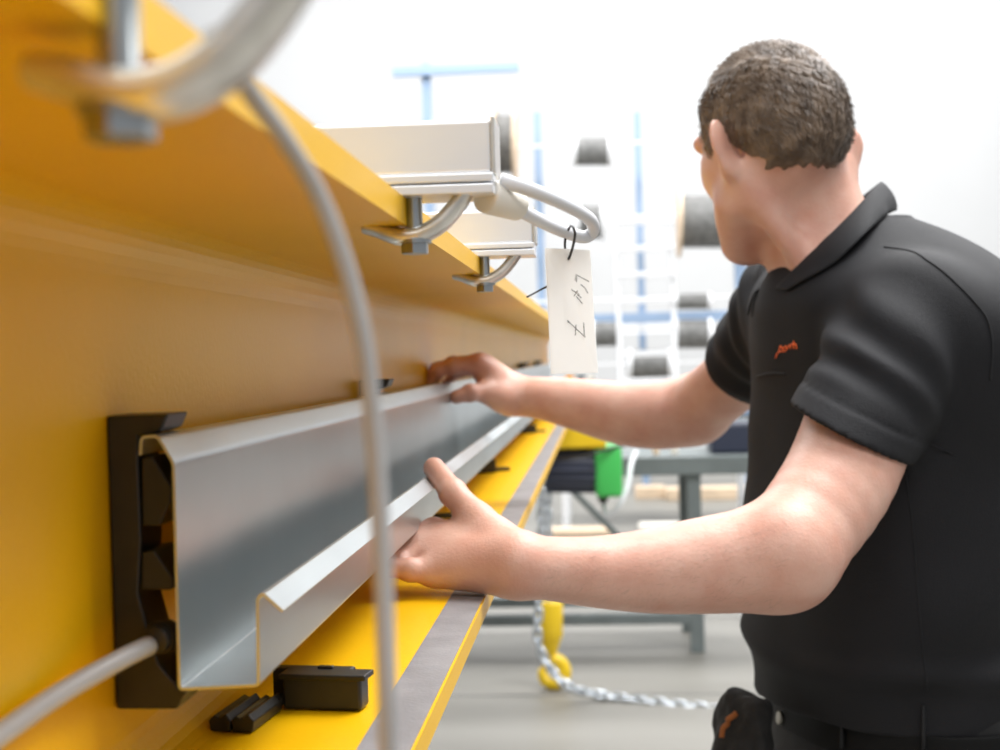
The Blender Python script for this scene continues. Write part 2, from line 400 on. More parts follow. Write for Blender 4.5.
br = empty('wall_bracket', (W(426, 90, YR)[0], YR, 0), 'pale blue post with a crossbar beside the wall, above the bright rail', 'post')
a = W(426, 63, YR); MB().box((a[0] - .05, YR - .05, 0), (a[0] + .05, YR + .05, a[2]), .006).build('upright', BLUE, br)
a, b = W(394, 74, YR), W(520, 77, YR); MB().box((a[0], YR - .12, a[2] - .05), (b[0], YR - .05, a[2] + .05), .006).build('crossbar', BLUE, br)

def reel(px0, px1, py0, py1, label, Y=YR - .5, fl=1.25):
    a, b = W(px0, (py0 + py1) / 2, Y), W(px1, (py0 + py1) / 2, Y); r = (py1 - py0) * Y / F / 2
    t = empty('cable_reel', (a + b) / 2 - A(0, 0, r * fl), label, 'reel', 'cable reels on the rack')
    m = MB().cyl(a, b, r, n=40)
    k = 7
    for i in range(k):
        q0 = a + (b - a) * (i + .1) / k; q1 = a + (b - a) * (i + .9) / k
        m.cyl(q0, q1, r * 1.03, n=40)
    m.build('wound_cable', REELC, t, True, 0.6)
    for s, q in ((-1, a), (1, b)):
        MB().cyl(q, q + nrm(b - a) * s * .035, r * fl, n=40).build('flange', PLY if fl > 1.3 else WHITEM, t, True, 0.6)
    return t
reel(577, 608, 138, 165, 'small grey cable reel high on the wall, above the rod loop', fl=1.15)
reel(496, 514, 116, 172, 'cable reel with pale wooden flange behind the end of the bright rail', fl=1.4)
reel(580, 601, 206, 238, 'cable reel half hidden behind the tip of the rod loop', fl=1.15)
reel(681, 727, 196, 247, 'large dark cable reel with wooden flanges beside the worker\'s cheek', fl=1.4)
reel(594, 617, 322, 346, 'small dark cable reel beside the white tag, under the blue beam', fl=1.15)
reel(677, 708, 320, 348, 'dark cable reel hanging right of the white ladder, under the blue beam', fl=1.15)
reel(677, 708, 294, 309, 'thin pale cable reel right of the white ladder, above the blue beam', fl=1.2)
reel(632, 668, 350, 378, 'wide grey cable reel seen through the lowest ladder rungs', fl=1.1)

# ladder hooked on the rack
YL = 12.0
ld = empty('white_ladder', W(646, 411, YL), 'white ladder standing upright in front of the blue rack', 'ladder')
for q in (((615, 205), (622, 420)), ((671, 205), (677, 420))):
    a, b = W(*q[0], YL + .1), W(*q[1], YL - .1); MB().tube([a, b], 0.028, 4, up=(1, 1, 0)).build('rail', WHITEM, ld)
for i, yy in enumerate((222, 249, 275, 301, 327, 354, 381, 408)):
    a, b = W(616 + (yy - 205) * .032, yy, YL), W(672 + (yy - 205) * .03, yy, YL)
    MB().box((a[0], YL - .05, a[2] - .025), (b[0], YL + .05, a[2] + .02), .005).build('rung', WHITEM, ld)
# stand the ladder on a low platform
pz = W(646, 420, YL)[2]
pf = empty('ladder_platform', (W(646, 420, YL)[0], YL, 0), 'grey steel platform table below the white ladder, mostly behind the forearm', 'platform')
x0, x1 = W(560, 420, YL)[0], W(760, 420, YL)[0]
MB().box((x0, YL - .3, pz - .06), (x1, YL + .5, pz), .01).build('deck', GREYS, pf)
for x in (x0 + .04, x1 - .04):
    for y in (YL - .26, YL + .46): MB().box((x - .03, y - .03, 0), (x + .03, y + .03, pz - .06)).build('leg', WHITEM, pf)

# steel trestle bench in front of the hall
YT = 6.75
tr_ = empty('trestle_bench', (W(600, 466, YT)[0], YT, 0), 'dark grey steel trestle bench behind the worker with low cross rails', 'bench')
a, b = W(556, 457, YT), W(800, 454, YT); zt = W(660, 456, YT)[2]
MB().box((a[0], YT - .06, zt - .09), (b[0], YT + .55, zt), .006).build('bench_top', GREYS, tr_)
lx = W(695.5, 560, YT)[0]
for x, y in ((lx, YT), (lx - .012, YT + .5), (W(505, 560, YT)[0] - .35, YT), (W(505, 560, YT)[0] - .35, YT + .5)):
    MB().box((x - .033, y - .033, 0), (x + .033, y + .033, zt - .09), .004).build('leg', GREYS, tr_)
zr = W(600, 619, YT)[2]; xl = W(505, 560, YT)[0] - .35
MB().box((xl, YT - .03, zr - .025), (lx, YT + .03, zr + .025), .004).build('cross_rail', GREYS, tr_)
MB().box((xl, YT + .47, zr - .025), (lx, YT + .53, zr + .025), .004).build('cross_rail', GREYS, tr_)
MB().box((xl, YT - .02, zt - .15), (a[0] + .02, YT + .5, zt - .0), .004).build('side_beam', GREYS, tr_)
MB().tube([W(568, 486, YT), W(618, 536, YT)], 0.016, 8).tube([W(618, 536, YT), W(690, 608, YT)], 0.016, 8).build('diagonal_brace', GREYS, tr_)

# chain hoist with green end cover
YH = 6.0
ho = empty('chain_hoist', (W(570, 470, YH)[0], YH, W(570, 495, YH)[2]), 'electric chain hoist with dark ribbed motor and bright green end cover', 'hoist')
a, b = W(500, 468, YH), W(597, 469, YH); r = 24 * YH / F
m = MB().cyl(a, b, r * .93, n=40, bev=.006)
for k in range(18):
    ang = 2 * PI * k / 18; d = A(0, math.cos(ang), math.sin(ang)) * r * .93
    m.tube([a + d, b + d], 0.008, 6)
m.build('motor_body', MOTOR, ho, True, 0.6)
c0, c1 = W(595, 470, YH), W(622, 471, YH); ry = 25.5 * YH / F
MB().box((c0[0], YH - ry, c0[2] - ry), (c1[0], YH + ry, c0[2] + ry), 0.022, seg=3).build('end_cover', GREEN, ho, True, 0.7)
MB().cyl(W(603, 497, YH), W(604, 505, YH), 0.028, 0.008, n=16).build('cable_gland', BLACKP, ho, True, 0.7)
MB().tube([W(*p) for p in ((604, 503, YH), (605, 512, YH - .03), (612, 514, YH - .04), (621, 502, YH - .05), (628, 484, YH), (631, 465, YH + .1), (636, 452, YH + .3))], 0.011, 8, 6).build('supply_cable', GREYT, ho, True)
MB().box((W(545, 437, YH)[0] - .35, YH - .12, W(560, 445, YH)[2] - .01), (W(606, 437, YH)[0], YH + .2, W(560, 424, YH)[2]), .012).build('trolley_plate', YEL2, ho)
MB().tube([W(*p) for p in ((548, 460, YH - .14), (580, 457, YH - .16), (612, 448, YH - .12), (640, 441, YH))], 0.007, 8, 5).build('pendant_cable', BLACKP, ho, True)

def chain(name, pts, label, cat, link_len, wire, drop=None):
    P = spline(np.array(pts, float), 40); s = np.r_[0, np.cumsum(np.linalg.norm(np.diff(P, axis=0), axis=1))]
    n = int(s[-1] / link_len); mb = MB()
    for i in range(n):
        q = [np.interp((i + .5) * link_len, s, P[:, k]) for k in range(3)]; q2 = [np.interp((i + .52) * link_len + .002, s, P[:, k]) for k in range(3)]
        t = nrm(A(*q2) - A(*q)); u = nrm(np.cross(t, A(.3, .9, .1))); w = np.cross(t, u)
        if i % 2: u = w
        L = link_len * .72; w_ = link_len * .36
        ring = [A(*q) + t * (L - w_) * (1 if math.cos(an) > 0 else -1) + t * math.cos(an) * w_ + u * math.sin(an) * w_ for an in np.linspace(0.01, 2 * PI + .01, 14, endpoint=False)]
        mb.tube(ring, wire, 6, closed=True)
    o = mb.build(name, CHAINM, None, True); tag(o, label, cat); return o
chain('load_chain', [W(541, 470, YH - .2), W(541, 540, YH - .2), W(539, 600, YH - .2), W(538, 640, YH - .2), W(548, 665, YH - .22), W(568, 686, YH - .27), W(600, 695, YH - .2), W(660, 703, YH - .26), W(735, 711, YH - .33)],
      'bright zinc chain hanging from the hoist and trailing right across the floor', 'chain', 0.042, 0.0085)
chain('hoist_chain', [W(547, 494, YH - .02), W(548, 540, YH - .02), W(549, 604, YH - .02)], 'short zinc chain between the hoist and its yellow hook block', 'chain', 0.038, 0.008)
hb = empty('hook_block', W(552, 690, YH), 'yellow hook block with rounded hook hanging just above the floor', 'hook')
a, b, c = W(550, 602, YH), W(550, 636, YH), W(551, 656, YH)
MB().cyl(b, a, .056, .056, n=32, bev=.006).cyl(c, b + A(0, 0, .002), .020, .056, n=32).build('hook_body', YEL2, hb, True, 0.7)
cc = W(553, 671, YH)
MB().tube([cc + A(math.sin(an) * .047, 0, math.cos(an) * .05) for an in np.linspace(-.15, 4.9, 18)], [.028, .03, .034, .034, .03, .016], 14, 2).build('hook', YEL2, hb, True)
MB().tube([cc + A(-.01, .0, .05), cc + A(-.046, 0, 0.004)], .012, 8).build('safety_latch', YEL2, hb, True)

# small things on and around the bench
def bottle(px, py, w, h, m, label, name, cat, Y=YT, z=None):
    p = W(px, py, Y); z = p[2] if z is None else z; w *= Y / F; h *= Y / F
    o = MB().cyl((p[0], Y + .1, z), (p[0], Y + .1, z + h * .7), w / 2, n=20, bev=w * .1).cyl((p[0], Y + .1, z + h * .7), (p[0], Y + .1, z + h), w / 3.2, w / 4.2, n=16).build(name, m, None, True, .7)
    return tag(o, label, cat)
bottle(676, 458, 8, 10, WHITEP, 'small white bottle standing on the trestle bench beside the post', 'small_bottle', 'bottle', z=zt)
bottle(657, 458, 7, 9, PLY, 'small tan pot standing on the trestle bench, left of the white bottle', 'small_pot', 'pot', z=zt)
tb = W(728, 458, YT); 
t = empty('tool_case', (tb[0], YT + .2, zt), 'dark tool case standing on the bench beside the worker\'s chest', 'case')
MB().box((tb[0] - .075, YT + .05, zt), (tb[0] + .2, YT + .35, zt + .15), .015).build('case_body', MOTOR, t)
MB().tube([(tb[0] - .02, YT + .2, zt + .148), (tb[0] - .02, YT + .2, zt + .175), (tb[0] + .13, YT + .2, zt + .175), (tb[0] + .13, YT + .2, zt + .148)], .008, 8).build('handle', BLACKP, t, True)
YP = 7.6
p = W(741, 470, YP); bo = empty('marker_post', (p[0], YP, 0), 'slim white post with yellow top just left of the worker\'s chest', 'post')
zt1, zt2 = W(741, 450, YP)[2], W(741, 431, YP)[2]
MB().cyl((p[0], YP, 0), (p[0], YP, zt1), .022, n=16).build('shaft', WHITEM, bo, True, .7)
MB().cyl((p[0], YP, zt1), (p[0], YP, zt2), .026, n=16, bev=.004).build('top_band', YEL2, bo, True, .7)
for i, (px, py, Y, L, Hh, m, lab) in enumerate(((672, 532, 9.3, .52, .09, WHITEP, 'white block lying on the floor behind the near forearm'),
        (650, 496, 11.4, .3, .12, PLY, 'short pale timber on the far floor left of the bench leg'), (712, 497, 13.6, 0.9, .12, PLY, 'long pale timber lying on the far floor right of the bench leg'),
        (578, 533, 10.4, .5, .06, PLY, 'tan plank lying on the floor beside the diagonal brace'))):
    q = WZ(px, py, 0.02)
    mm = MB().box((q[0] - L / 2, q[1] - .1, 0.0), (q[0] + L / 2, q[1] + .12, Hh), .012)
    o = mm.build('timber_block' if m is PLY else 'foam_block', m); tag(o, lab, 'timber' if m is PLY else 'block')
# small goods on a short rack shelf
a, b, zsh = W(552, 385, YR), W(622, 385, YR), W(590, 384, YR)[2]
MB().box((a[0], YR - .2, zsh - .04), (b[0], YR + .2, zsh), .006).build('shelf_board', GREYS, rk)
for px, m, lab, nm in ((570, ORANGE, 'tiny orange canister on a rack shelf just below the white tag', 'orange_canister'), (581, GREYS, 'tiny dark canister below the white tag, between orange and pale ones', 'dark_canister'), (591, WHITEP, 'tiny pale canister below the right corner of the white tag', 'pale_canister')):
    p = W(px, 384, YR)
    o = MB().cyl((p[0], YR, zsh), (p[0], YR, zsh + .09), .05, n=20, bev=.008).cyl((p[0], YR, zsh + .09), (p[0], YR, zsh + .12), .03, .028, n=16).build(nm, m, None, True, .7); tag(o, lab, 'canister')

# ---------------------------------------------------------------- signed-distance sculpting
def ln(a): return np.sqrt((a * a).sum(-1))
def cap(p, a, b, ra, rb):
    ba = b - a; h = np.clip(((p - a) @ ba) / ba.dot(ba), 0, 1)
    return ln(p - a - h[:, None] * ba) - (ra + (rb - ra) * h)
def ell(p, c, R, r):
    """ellipsoid, axes = rows of R, radii r"""
    q = (p - c) @ R.T; r = A(*r); k0 = ln(q / r); k1 = ln(q / (r * r)) + 1e-9
    return k0 * (k0 - 1.0) / k1
def smin(a, b, k):
    h = np.clip(0.5 + 0.5 * (b - a) / k, 0, 1); return b * (1 - h) + a * h - k * h * (1 - h)
def smax(a, b, k): return -smin(-a, -b, k)
def chaincap(p, pts, rs, k):
    d = None
    for i in range(len(pts) - 1):
        c = cap(p, pts[i], pts[i + 1], rs[i], rs[i + 1]); d = c if d is None else smin(d, c, k)
    return d
def limb(p, pts, rs):
    Q = spline(np.concatenate([np.array(pts), np.array(rs)[:, None]], 1), 5)
    return chaincap(p, Q[:, :3], Q[:, 3], .0015)
def loft(p, zs, cx, cy, a, b, left, fwd):
    z = p[:, 2]; I = lambda v: np.interp(z, zs, v)
    dx = p[:, 0] - I(cx); dy = p[:, 1] - I(cy)
    u = dx * left[0] + dy * left[1]; v = dx * fwd[0] + dy * fwd[1]
    aa, bb = I(a), I(b); k = (np.abs(u / aa) ** 2.3 + np.abs(v / bb) ** 2.3) ** (1 / 2.3)
    d = (k - 1) * np.minimum(aa, bb)
    dz = np.maximum(zs[0] - z, z - zs[-1]); return np.maximum(d, dz)
def surfnet(name, f, lo, hi, h, keep=None):
    lo = A(*lo); n = np.ceil((A(*hi) - lo) / h).astype(int) + 1
    Bk = 10; nb = -(-n // Bk); n = nb * Bk
    Fd = np.empty(tuple(n), np.float32)
    ii = np.stack(np.meshgrid(*[np.arange(k) for k in nb], indexing='ij'), -1).reshape(-1, 3)
    dc = np.concatenate([f(lo + ((c + .5) * Bk - .5) * h) for c in np.array_split(ii, max(1, len(ii) // 200000))])
    off = np.stack(np.meshgrid(*[np.arange(Bk)] * 3, indexing='ij'), -1).reshape(-1, 3)
    lim = Bk * h * .87 * 1.9 + .004
    far = np.abs(dc) > lim
    for c, d in zip(ii[far], dc[far]): Fd[c[0]*Bk:c[0]*Bk+Bk, c[1]*Bk:c[1]*Bk+Bk, c[2]*Bk:c[2]*Bk+Bk] = d
    near = ii[~far]
    for ck in np.array_split(near, max(1, len(near) // 400)):
        P = (ck[:, None, :] * Bk + off[None]).reshape(-1, 3); v = f(lo + P * h)
        Fd[P[:, 0], P[:, 1], P[:, 2]] = v
    S = Fd < 0
    cnt = np.zeros(tuple(n - 1), np.int8)
    for dx in (0, 1):
        for dy in (0, 1):
            for dz in (0, 1): cnt += S[dx:n[0]-1+dx, dy:n[1]-1+dy, dz:n[2]-1+dz]
    act = np.argwhere((cnt > 0) & (cnt < 8)); del cnt
    idx = np.full(tuple(n - 1), -1, np.int32); idx[act[:, 0], act[:, 1], act[:, 2]] = np.arange(len(act))
    cor = [A(a, b, c).astype(int) for a in (0, 1) for b in (0, 1) for c in (0, 1)]
    val = [Fd[act[:, 0]+c[0], act[:, 1]+c[1], act[:, 2]+c[2]] for c in cor]
    acc = np.zeros((len(act), 3)); num = np.zeros(len(act))
    for i in range(8):
        for j2 in range(i + 1, 8):
            if np.abs(cor[i] - cor[j2]).sum() != 1: continue
            va, vb = val[i], val[j2]; m = (va < 0) != (vb < 0)
            t = np.where(m, va / np.where(m, va - vb, 1), 0)
            acc += m[:, None] * (cor[i] + t[:, None] * (cor[j2] - cor[i])); num += m
    V = lo + (act + acc / num[:, None]) * h
    Q = []
    for ax in range(3):
        e1, e2 = [(1, 2), (2, 0), (0, 1)][ax]
        sl0 = [slice(1, n[k] - 1) for k in range(3)]; sl1 = list(sl0); sl0[ax] = slice(0, n[ax] - 1); sl1[ax] = slice(1, n[ax])
        s0 = S[tuple(sl0)]; s1 = S[tuple(sl1)]
        for inv, mm in ((0, s0 & ~s1), (1, ~s0 & s1)):
            e = np.argwhere(mm); 
            if not len(e): continue
            for k in range(3):
                if k != ax: e[:, k] += 1
            q = []
            for a_, b_ in ((-1, -1), (0, -1), (0, 0), (-1, 0)):
                c = e.copy(); c[:, e1] += a_; c[:, e2] += b_; q.append(idx[c[:, 0], c[:, 1], c[:, 2]])
            q = np.stack(q, 1); Q.append(q[:, ::-1] if inv else q)
    Q = np.concatenate(Q); Q = Q[(Q >= 0).all(1)]
    return npmesh(name, V, Q)
def wob(p, s, seed=0):
    r = np.random.default_rng(seed); d = np.zeros(len(p))
    for k in range(6):
        v = r.normal(size=3); v /= np.linalg.norm(v); d += np.sin(p @ v * s * (1 + .35 * k) + r.uniform(0, 6.28)) / (1 + .4 * k)
    return d / 3
def ontosurf(f, P, off=0.0, it=14):
    P = np.array(P, float); e = 4e-4
    for _ in range(it):
        d = f(P) - off
        g = np.stack([(f(P + A(*v) * e) - f(P - A(*v) * e)) / (2 * e) for v in ((1, 0, 0), (0, 1, 0), (0, 0, 1))], 1)
        P = P - .8 * g * (d / np.maximum((g * g).sum(1), .2))[:, None]
    return P
def castsurf(f, px, py, y0=0.9, y1=1.9):
    """first point of the surface along the sight line through px, py"""
    a, b = W(px, py, y0), W(px, py, y1); t = np.linspace(0, 1, 1500); P = a + (b - a) * t[:, None]; s = np.argmax(f(P) < 0)
    return P[s]

# ---------------------------------------------------------------- the worker: pose
th = math.radians(21)
FWD = A(-math.cos(th), -math.sin(th), 0); LEFT = A(math.sin(th), -math.cos(th), 0)
sL, eL, wL = W(912, 318, 1.385), W(784, 556, 1.225), W(522, 566, 1.150)
sR, eR, wR = W(792, 305, 1.66), W(696, 410, 1.86), W(512, 396, 1.90)
# forearm keys
fL = [eL, W(760, 559, 1.225), W(700, 566, 1.215), W(650, 571, 1.20), W(600, 572, 1.182), W(555, 569, 1.165), wL]
rfL = [.0450, .0455, .0410, .0358, .0303, .0266, .0250]
uL = [sL, W(869, 405, 1.335), W(836, 484, 1.285), eL]; ruL = [.054, .0515, .0500, .0450]
fR = [eR, W(662, 415, 1.865), W(620, 413, 1.875), W(575, 404, 1.885), W(540, 398, 1.893), wR]
rfR = [.0430, .0455, .0420, .0345, .0285, .0258]
uR = [sR, W(754, 360, 1.757), eR]; ruR = [.046, .043, .042]
# hands: lists of (points, radii)
HL = dict(
    index=([W(434, 533, 1.215), W(404, 546, 1.200), W(380, 552, 1.195), W(372, 540, 1.195)], [.0130, .0100, .0086, .0074]),
    middle=([W(421, 547, 1.195), W(396, 555, 1.180), W(372, 560, 1.175), W(362, 550, 1.175)], [.0132, .0102, .0088, .0075]),
    ring=([W(421, 560, 1.178), W(396, 561, 1.165), W(374, 562, 1.160), W(364, 553, 1.160)], [.0128, .0098, .0084, .0072]),
    little=([W(434, 572, 1.158), W(410, 570, 1.150), W(388, 567, 1.146), W(376, 558, 1.146)], [.0120, .0090, .0078, .0068]),
    thumb=([W(503, 547, 1.172), W(478, 520, 1.195), W(453, 493, 1.215), W(434, 468, 1.245)], [.0168, .0136, .0116, .0098]))
HR = dict(
    index=([W(477, 364, 1.868), W(453, 366, 1.862), W(437, 371, 1.860), W(427, 384, 1.862)], [.0125, .0105, .0094, .0080]),
    middle=([W(480, 363, 1.886), W(453, 364, 1.880), W(437, 369, 1.880), W(428, 382, 1.880)], [.0125, .0100, .0088, .0076]),
    ring=([W(485, 364, 1.905), W(460, 364, 1.900), W(442, 369, 1.900), W(432, 382, 1.900)], [.0120, .0095, .0083, .0072]),
    little=([W(491, 370, 1.922), W(470, 369, 1.918), W(455, 374, 1.918), W(445, 384, 1.918)], [.0108, .0082, .0072, .0064]),
    thumb=([W(503, 398, 1.880), W(486, 392, 1.862), W(470, 393, 1.838), W(456, 397, 1.828)], [.0165, .0135, .0112, .0092]))
def hand(p, Hd, wr, knuck):
    d = None
    for k in ('index', 'middle', 'ring', 'little'):
        P, R_ = Hd[k]
        m = cap(p, wr + (P[0] - wr) * .12, P[0], .0178, R_[0] * 1.04)
        d = m if d is None else smin(d, m, .019)
    P, R_ = Hd['thumb']
    d = smin(d, cap(p, wr, P[0], .019, R_[0]), .014); d = smin(d, cap(p, P[0], P[1], R_[0], R_[1]), .013)
    i0 = Hd['index'][0][0]; d = smin(d, cap(p, P[0] * .55 + P[1] * .45, i0 * .75 + wr * .25, .0085, .0085), .02)   # web of the thumb
    for k in ('index', 'middle', 'ring', 'little', 'thumb'):
        P, R_ = Hd[k]; s = 0 if k != 'thumb' else 1
        fg = None
        for i in range(s, 3):
            c = cap(p, P[i], P[i + 1], R_[i] * (1 if i == s else .98), R_[i + 1]); fg = c if fg is None else smin(fg, c, .0035)
        for i in range(s + 1, 3): fg = smin(fg, ln(p - P[i]) - R_[i] * 1.05, .004)   # knuckles
        d = smin(d, fg, .0045 if k != 'thumb' else .009)
    return d
# head
O = W(768, 130, 1.52)
hy, hp, hr = math.radians(61), math.radians(7), 0
hf = nrm(A(-math.cos(hy) * math.cos(hp), math.sin(hy) * math.cos(hp), -math.sin(hp)))
hl = nrm(np.cross(A(0.0, 0, 1), hf)); hu = np.cross(hf, hl); HB = np.stack([hf, hl, hu])
hw = lambda f, l, u: O + hf * f + hl * l + hu * u
def skull(p): return smin(ell(p, hw(-.006, 0, .004), HB, (.078, .0655, .078)), ell(p, hw(-.018, 0, -.012), HB, (.062, .062, .066)), .03)
def head(p):
    d = head0(p)
    return smax(d, -chaincap(p, EARC, [.003, .0065, .006], .002), .003)
def head0(p):
    d = skull(p)
    d = smin(d, ell(p, hw(.020, 0, -.050), HB, (.056, .054, .068)), .03)
    for s in (-1, 1):
        d = smin(d, cap(p, hw(.004, s * .050, -.082), hw(.056, s * .014, -.115), .019, .017), .028)       # jaw
        d = smin(d, cap(p, hw(.058, s * .030, -.040), hw(.030, s * .050, -.036), .014, .012), .022)       # cheek bone
        d = smin(d, cap(p, hw(.080, s * .010, .000), hw(.064, s * .044, .000), .0085, .009), .014)        # brow
        d = smax(d, -(ln(p - hw(.093, s * .031, -.019)) - .0145), .012)                                   # eye socket
        d = smin(d, ln(p - hw(.0685, s * .030, -.020)) - .0120, .002)                                     # eyeball under the lid
    d = smin(d, cap(p, hw(.082, 0, -.008), hw(.0945, 0, -.046), .0070, .0095), .010)                       # nose
    for s in (-1, 1): d = smin(d, ln(p - hw(.087, s * .0105, -.050)) - .0085, .006)
    d = smin(d, cap(p, hw(.077, -.018, -.076), hw(.077, .018, -.076), .0065, .0065), .010)
    d = smin(d, cap(p, hw(.075, -.015, -.087), hw(.075, .015, -.087), .0065, .0065), .008)
    d = smax(d, -cap(p, hw(.0875, -.022, -.0815), hw(.0875, .022, -.0815), .0022, .0022), .004)
    d = smin(d, ln(p - hw(.064, 0, -.114)) - .0165, .016)                                                 # chin
    for s in (-1, 1):                                                                                     # ears
        c = hw(-.019, s * .0760, -.027)
        en = nrm(hl * s * .38 + hf * .92 - hu * .05); eu = nrm(hu * .90 + hl * s * .34 - hf * .10); eu = nrm(eu - en * eu.dot(en)); eb = np.cross(en, eu)
        Re = np.stack([eb, eu, en])
        outer = ell(p, c - hf * .008 + hl * s * .004, Re, (.0185, .0275, .0050))
        lobe = ell(p, c - hf * .006 - hu * .021 - hl * s * .002, Re, (.0095, .0100, .0050))
        ear = smin(outer, lobe, .008)
        ear = smax(ear, -ell(p, c - hf * .009 + hl * s * .006 + en * .0075, Re, (.0115, .0195, .0060)), .003)
        root = cap(p, c - hl * s * .017 + hu * .010, c - hl * s * .017 - hu * .012, .008, .006)
        d = smin(d, smin(ear, root, .006), .004)
    return d
EARC = [castsurf(head0, *q) for q in ((737, 146), (741, 157), (742, 168))]
nk0, nk1 = W(827, 256, 1.535), W(792, 160, 1.535)
def neck(p):
    d = cap(p, nk0, nk1, .057, .0530)
    d = smin(d, cap(p, hw(-.020, .058, -.055), W(806, 268, 1.475), .013, .011), .03)      # neck muscle
    d = smin(d, cap(p, nk0, W(856, 300, 1.54), .050, .05), .02)
    return d
hipc = W(892, 735, 1.53)
def body(p):
    d = smin(head(p), neck(p), .020)
    core = cap(p, nk0 + A(.02, 0, -.02), W(876, 420, 1.54), .05, .08); core = smin(core, cap(p, W(870, 420, 1.54), hipc, .085, .085), .05)
    d = smin(d, core, .05)
    for s, u, ru, fo, rf, w, Hd in ((sL, uL, ruL, fL, rfL, wL, HL), (sR, uR, ruR, fR, rfR, wR, HR)):
        a = smin(limb(p, u, ru), limb(p, fo, rf), .020)
        a = smin(a, ln(p - fo[0] - nrm(fo[0] - fo[2]) * .002 - A(0, 0, .006)) - rf[0] * .80, .015)     # elbow point
        a = smin(a, hand(p, Hd, w, 0), .013)
        d = smin(d, a, .02); d = smin(d, cap(p, nk0 + (s - nk0) * .2 - A(0, 0, .02), s - A(0, 0, .01), .045, .045), .03)
    return d
lo = np.minimum.reduce([hw(.11, .1, .12), hw(.11, -.1, -.1), W(360, 600, 1.18), sL - .08]) - .03
bm_lo = A(W(366, 560, 1.23)[0] - .06, 1.10, H - .47); bm_hi = A(.47, 2.02, H + .40)
person = link('person', surfnet('person', body, bm_lo, bm_hi, .0023), SKIN, None, True)
tag(person, 'man in black polo shirt looking away while holding the steel channel in both hands', 'person')

# fine hair on the forearms
bv = np.empty(len(person.data.vertices) * 3, np.float32); person.data.vertices.foreach_get('co', bv); bv = bv.reshape(-1, 3).astype(float)
bn = np.empty(len(bv) * 3, np.float32); person.data.vertex_normals.foreach_get('vector', bn); bn = bn.reshape(-1, 3).astype(float)
for fo in (fL, fR):
    ax = fo[-1] - fo[0]; t_ = ((bv - fo[0]) @ ax) / ax.dot(ax); dd_ = ln(bv - fo[0] - t_[:, None] * ax)
    cand = np.flatnonzero((t_ > .05) & (t_ < .93) & (dd_ < .07)); sel = rng.choice(cand, 1500)
    P0 = bv[sel] + rng.normal(0, .0008, (len(sel), 3)); N0 = bn[sel]; T = nrm(ax) + rng.normal(0, .35, (len(sel), 3)) + A(0, 0, -.35)
    T = T - N0 * (T * N0).sum(1)[:, None]; T /= np.linalg.norm(T, axis=1)[:, None] + 1e-6; L = rng.uniform(.004, .009, (len(sel), 1)); sd = np.cross(T, N0) * .00005
    r0 = P0 - N0 * .0006; r1 = P0 + T * L * .6 + N0 * L * .22; r2 = P0 + T * L + N0 * L * .20; k_ = np.arange(len(sel)); n_s = len(sel)
    link('arm_hair', npmesh('arm_hair', np.concatenate([r0 - sd, r0 + sd, r1 + sd, r1 - sd, r2 + sd * .3, r2 - sd * .3]),
         np.concatenate([np.stack([k_, k_ + n_s, k_ + 2 * n_s, k_ + 3 * n_s], 1), np.stack([k_ + 3 * n_s, k_ + 2 * n_s, k_ + 4 * n_s, k_ + 5 * n_s], 1)])), HAIRM, person)['kind'] = 'stuff'

# ---------------------------------------------------------------- hair
def hmask(p):
    q = (p - O) @ HB.T; f, l, u = q[:, 0], q[:, 1], q[:, 2]; al = np.abs(l)
    low = np.interp(f, [-.12, -.075, -.055, -.042, -.028, -.018, -.004, .006, .0065, .022, .024, .045, .075, .1],
                       [-.056, -.056, -.050, -.041, -.026, -.010, .001, .001, -.042, -.036, -.002, .014, .038, .044])
    low = np.where(al < .045, np.interp(f, [-.12, -.02, .05, .075, .1], [-.058, -.058, .03, .040, .05]), low)
    return u - low
def hair(p):
    m = hmask(p)
    g_ = np.clip((m + .004) / .034, 0, 1) ** .8
    d = skull(p) - .0012 - .0048 * g_ - .0022 * np.clip(((p - O) @ hu) / .08, 0, 1)
    d = d + (.0016 * wob(p, 420, 3) + .0012 * wob(p, 900, 5)) * (.3 + .7 * g_)
    return smax(d, -(m + .004 * wob(p, 420, 8)), .002)
hme = surfnet('hair', hair, O - .13, O + .13, .0021)
hv = np.empty(len(hme.vertices) * 3, np.float32); hme.vertices.foreach_get('co', hv); hv = hv.reshape(-1, 3).astype(float)
hn = np.empty(len(hme.vertices) * 3, np.float32); hme.vertex_normals.foreach_get('vector', hn); hn = hn.reshape(-1, 3).astype(float)
ok = (np.abs(skull(hv)) > .003) & (hmask(hv) > -.0005)
sel = rng.choice(np.flatnonzero(ok), 15000)
P0 = hv[sel] + rng.normal(0, .0006, (len(sel), 3)); N0 = hn[sel]
comb = -hu * .75 - hf * .45 + .55 * np.stack([wob(P0, 70, 21), wob(P0, 70, 22), wob(P0, 70, 23)], 1)
q_ = (P0 - O) @ HB.T; top = np.clip((q_[:, 2] - .03) / .04, 0, 1)[:, None]
comb = comb * (1 - top) + top * (hf * .9 + hl * .3 * wob(P0, 60, 31)[:, None] + .5 * np.stack([wob(P0, 80, 24), wob(P0, 80, 25), wob(P0, 80, 26)], 1))
T = comb - N0 * (comb * N0).sum(1)[:, None]; T /= np.linalg.norm(T, axis=1)[:, None] + 1e-6
L = rng.uniform(.005, .0105, (len(sel), 1)) * (.35 + .65 * np.clip((hmask(P0) + .004) / .03, 0, 1))[:, None]; side = np.cross(T, N0); wdt = .00042
r0 = P0 - N0 * .0012; r1 = P0 + T * L * .55 + N0 * L * .30; r2 = P0 + T * L + N0 * L * .22
SV = np.concatenate([r0 - side * wdt, r0 + side * wdt, r1 + side * wdt * .9, r1 - side * wdt * .9, r2 + side * wdt * .25, r2 - side * wdt * .25], 0); n_s = len(sel); k_ = np.arange(n_s)
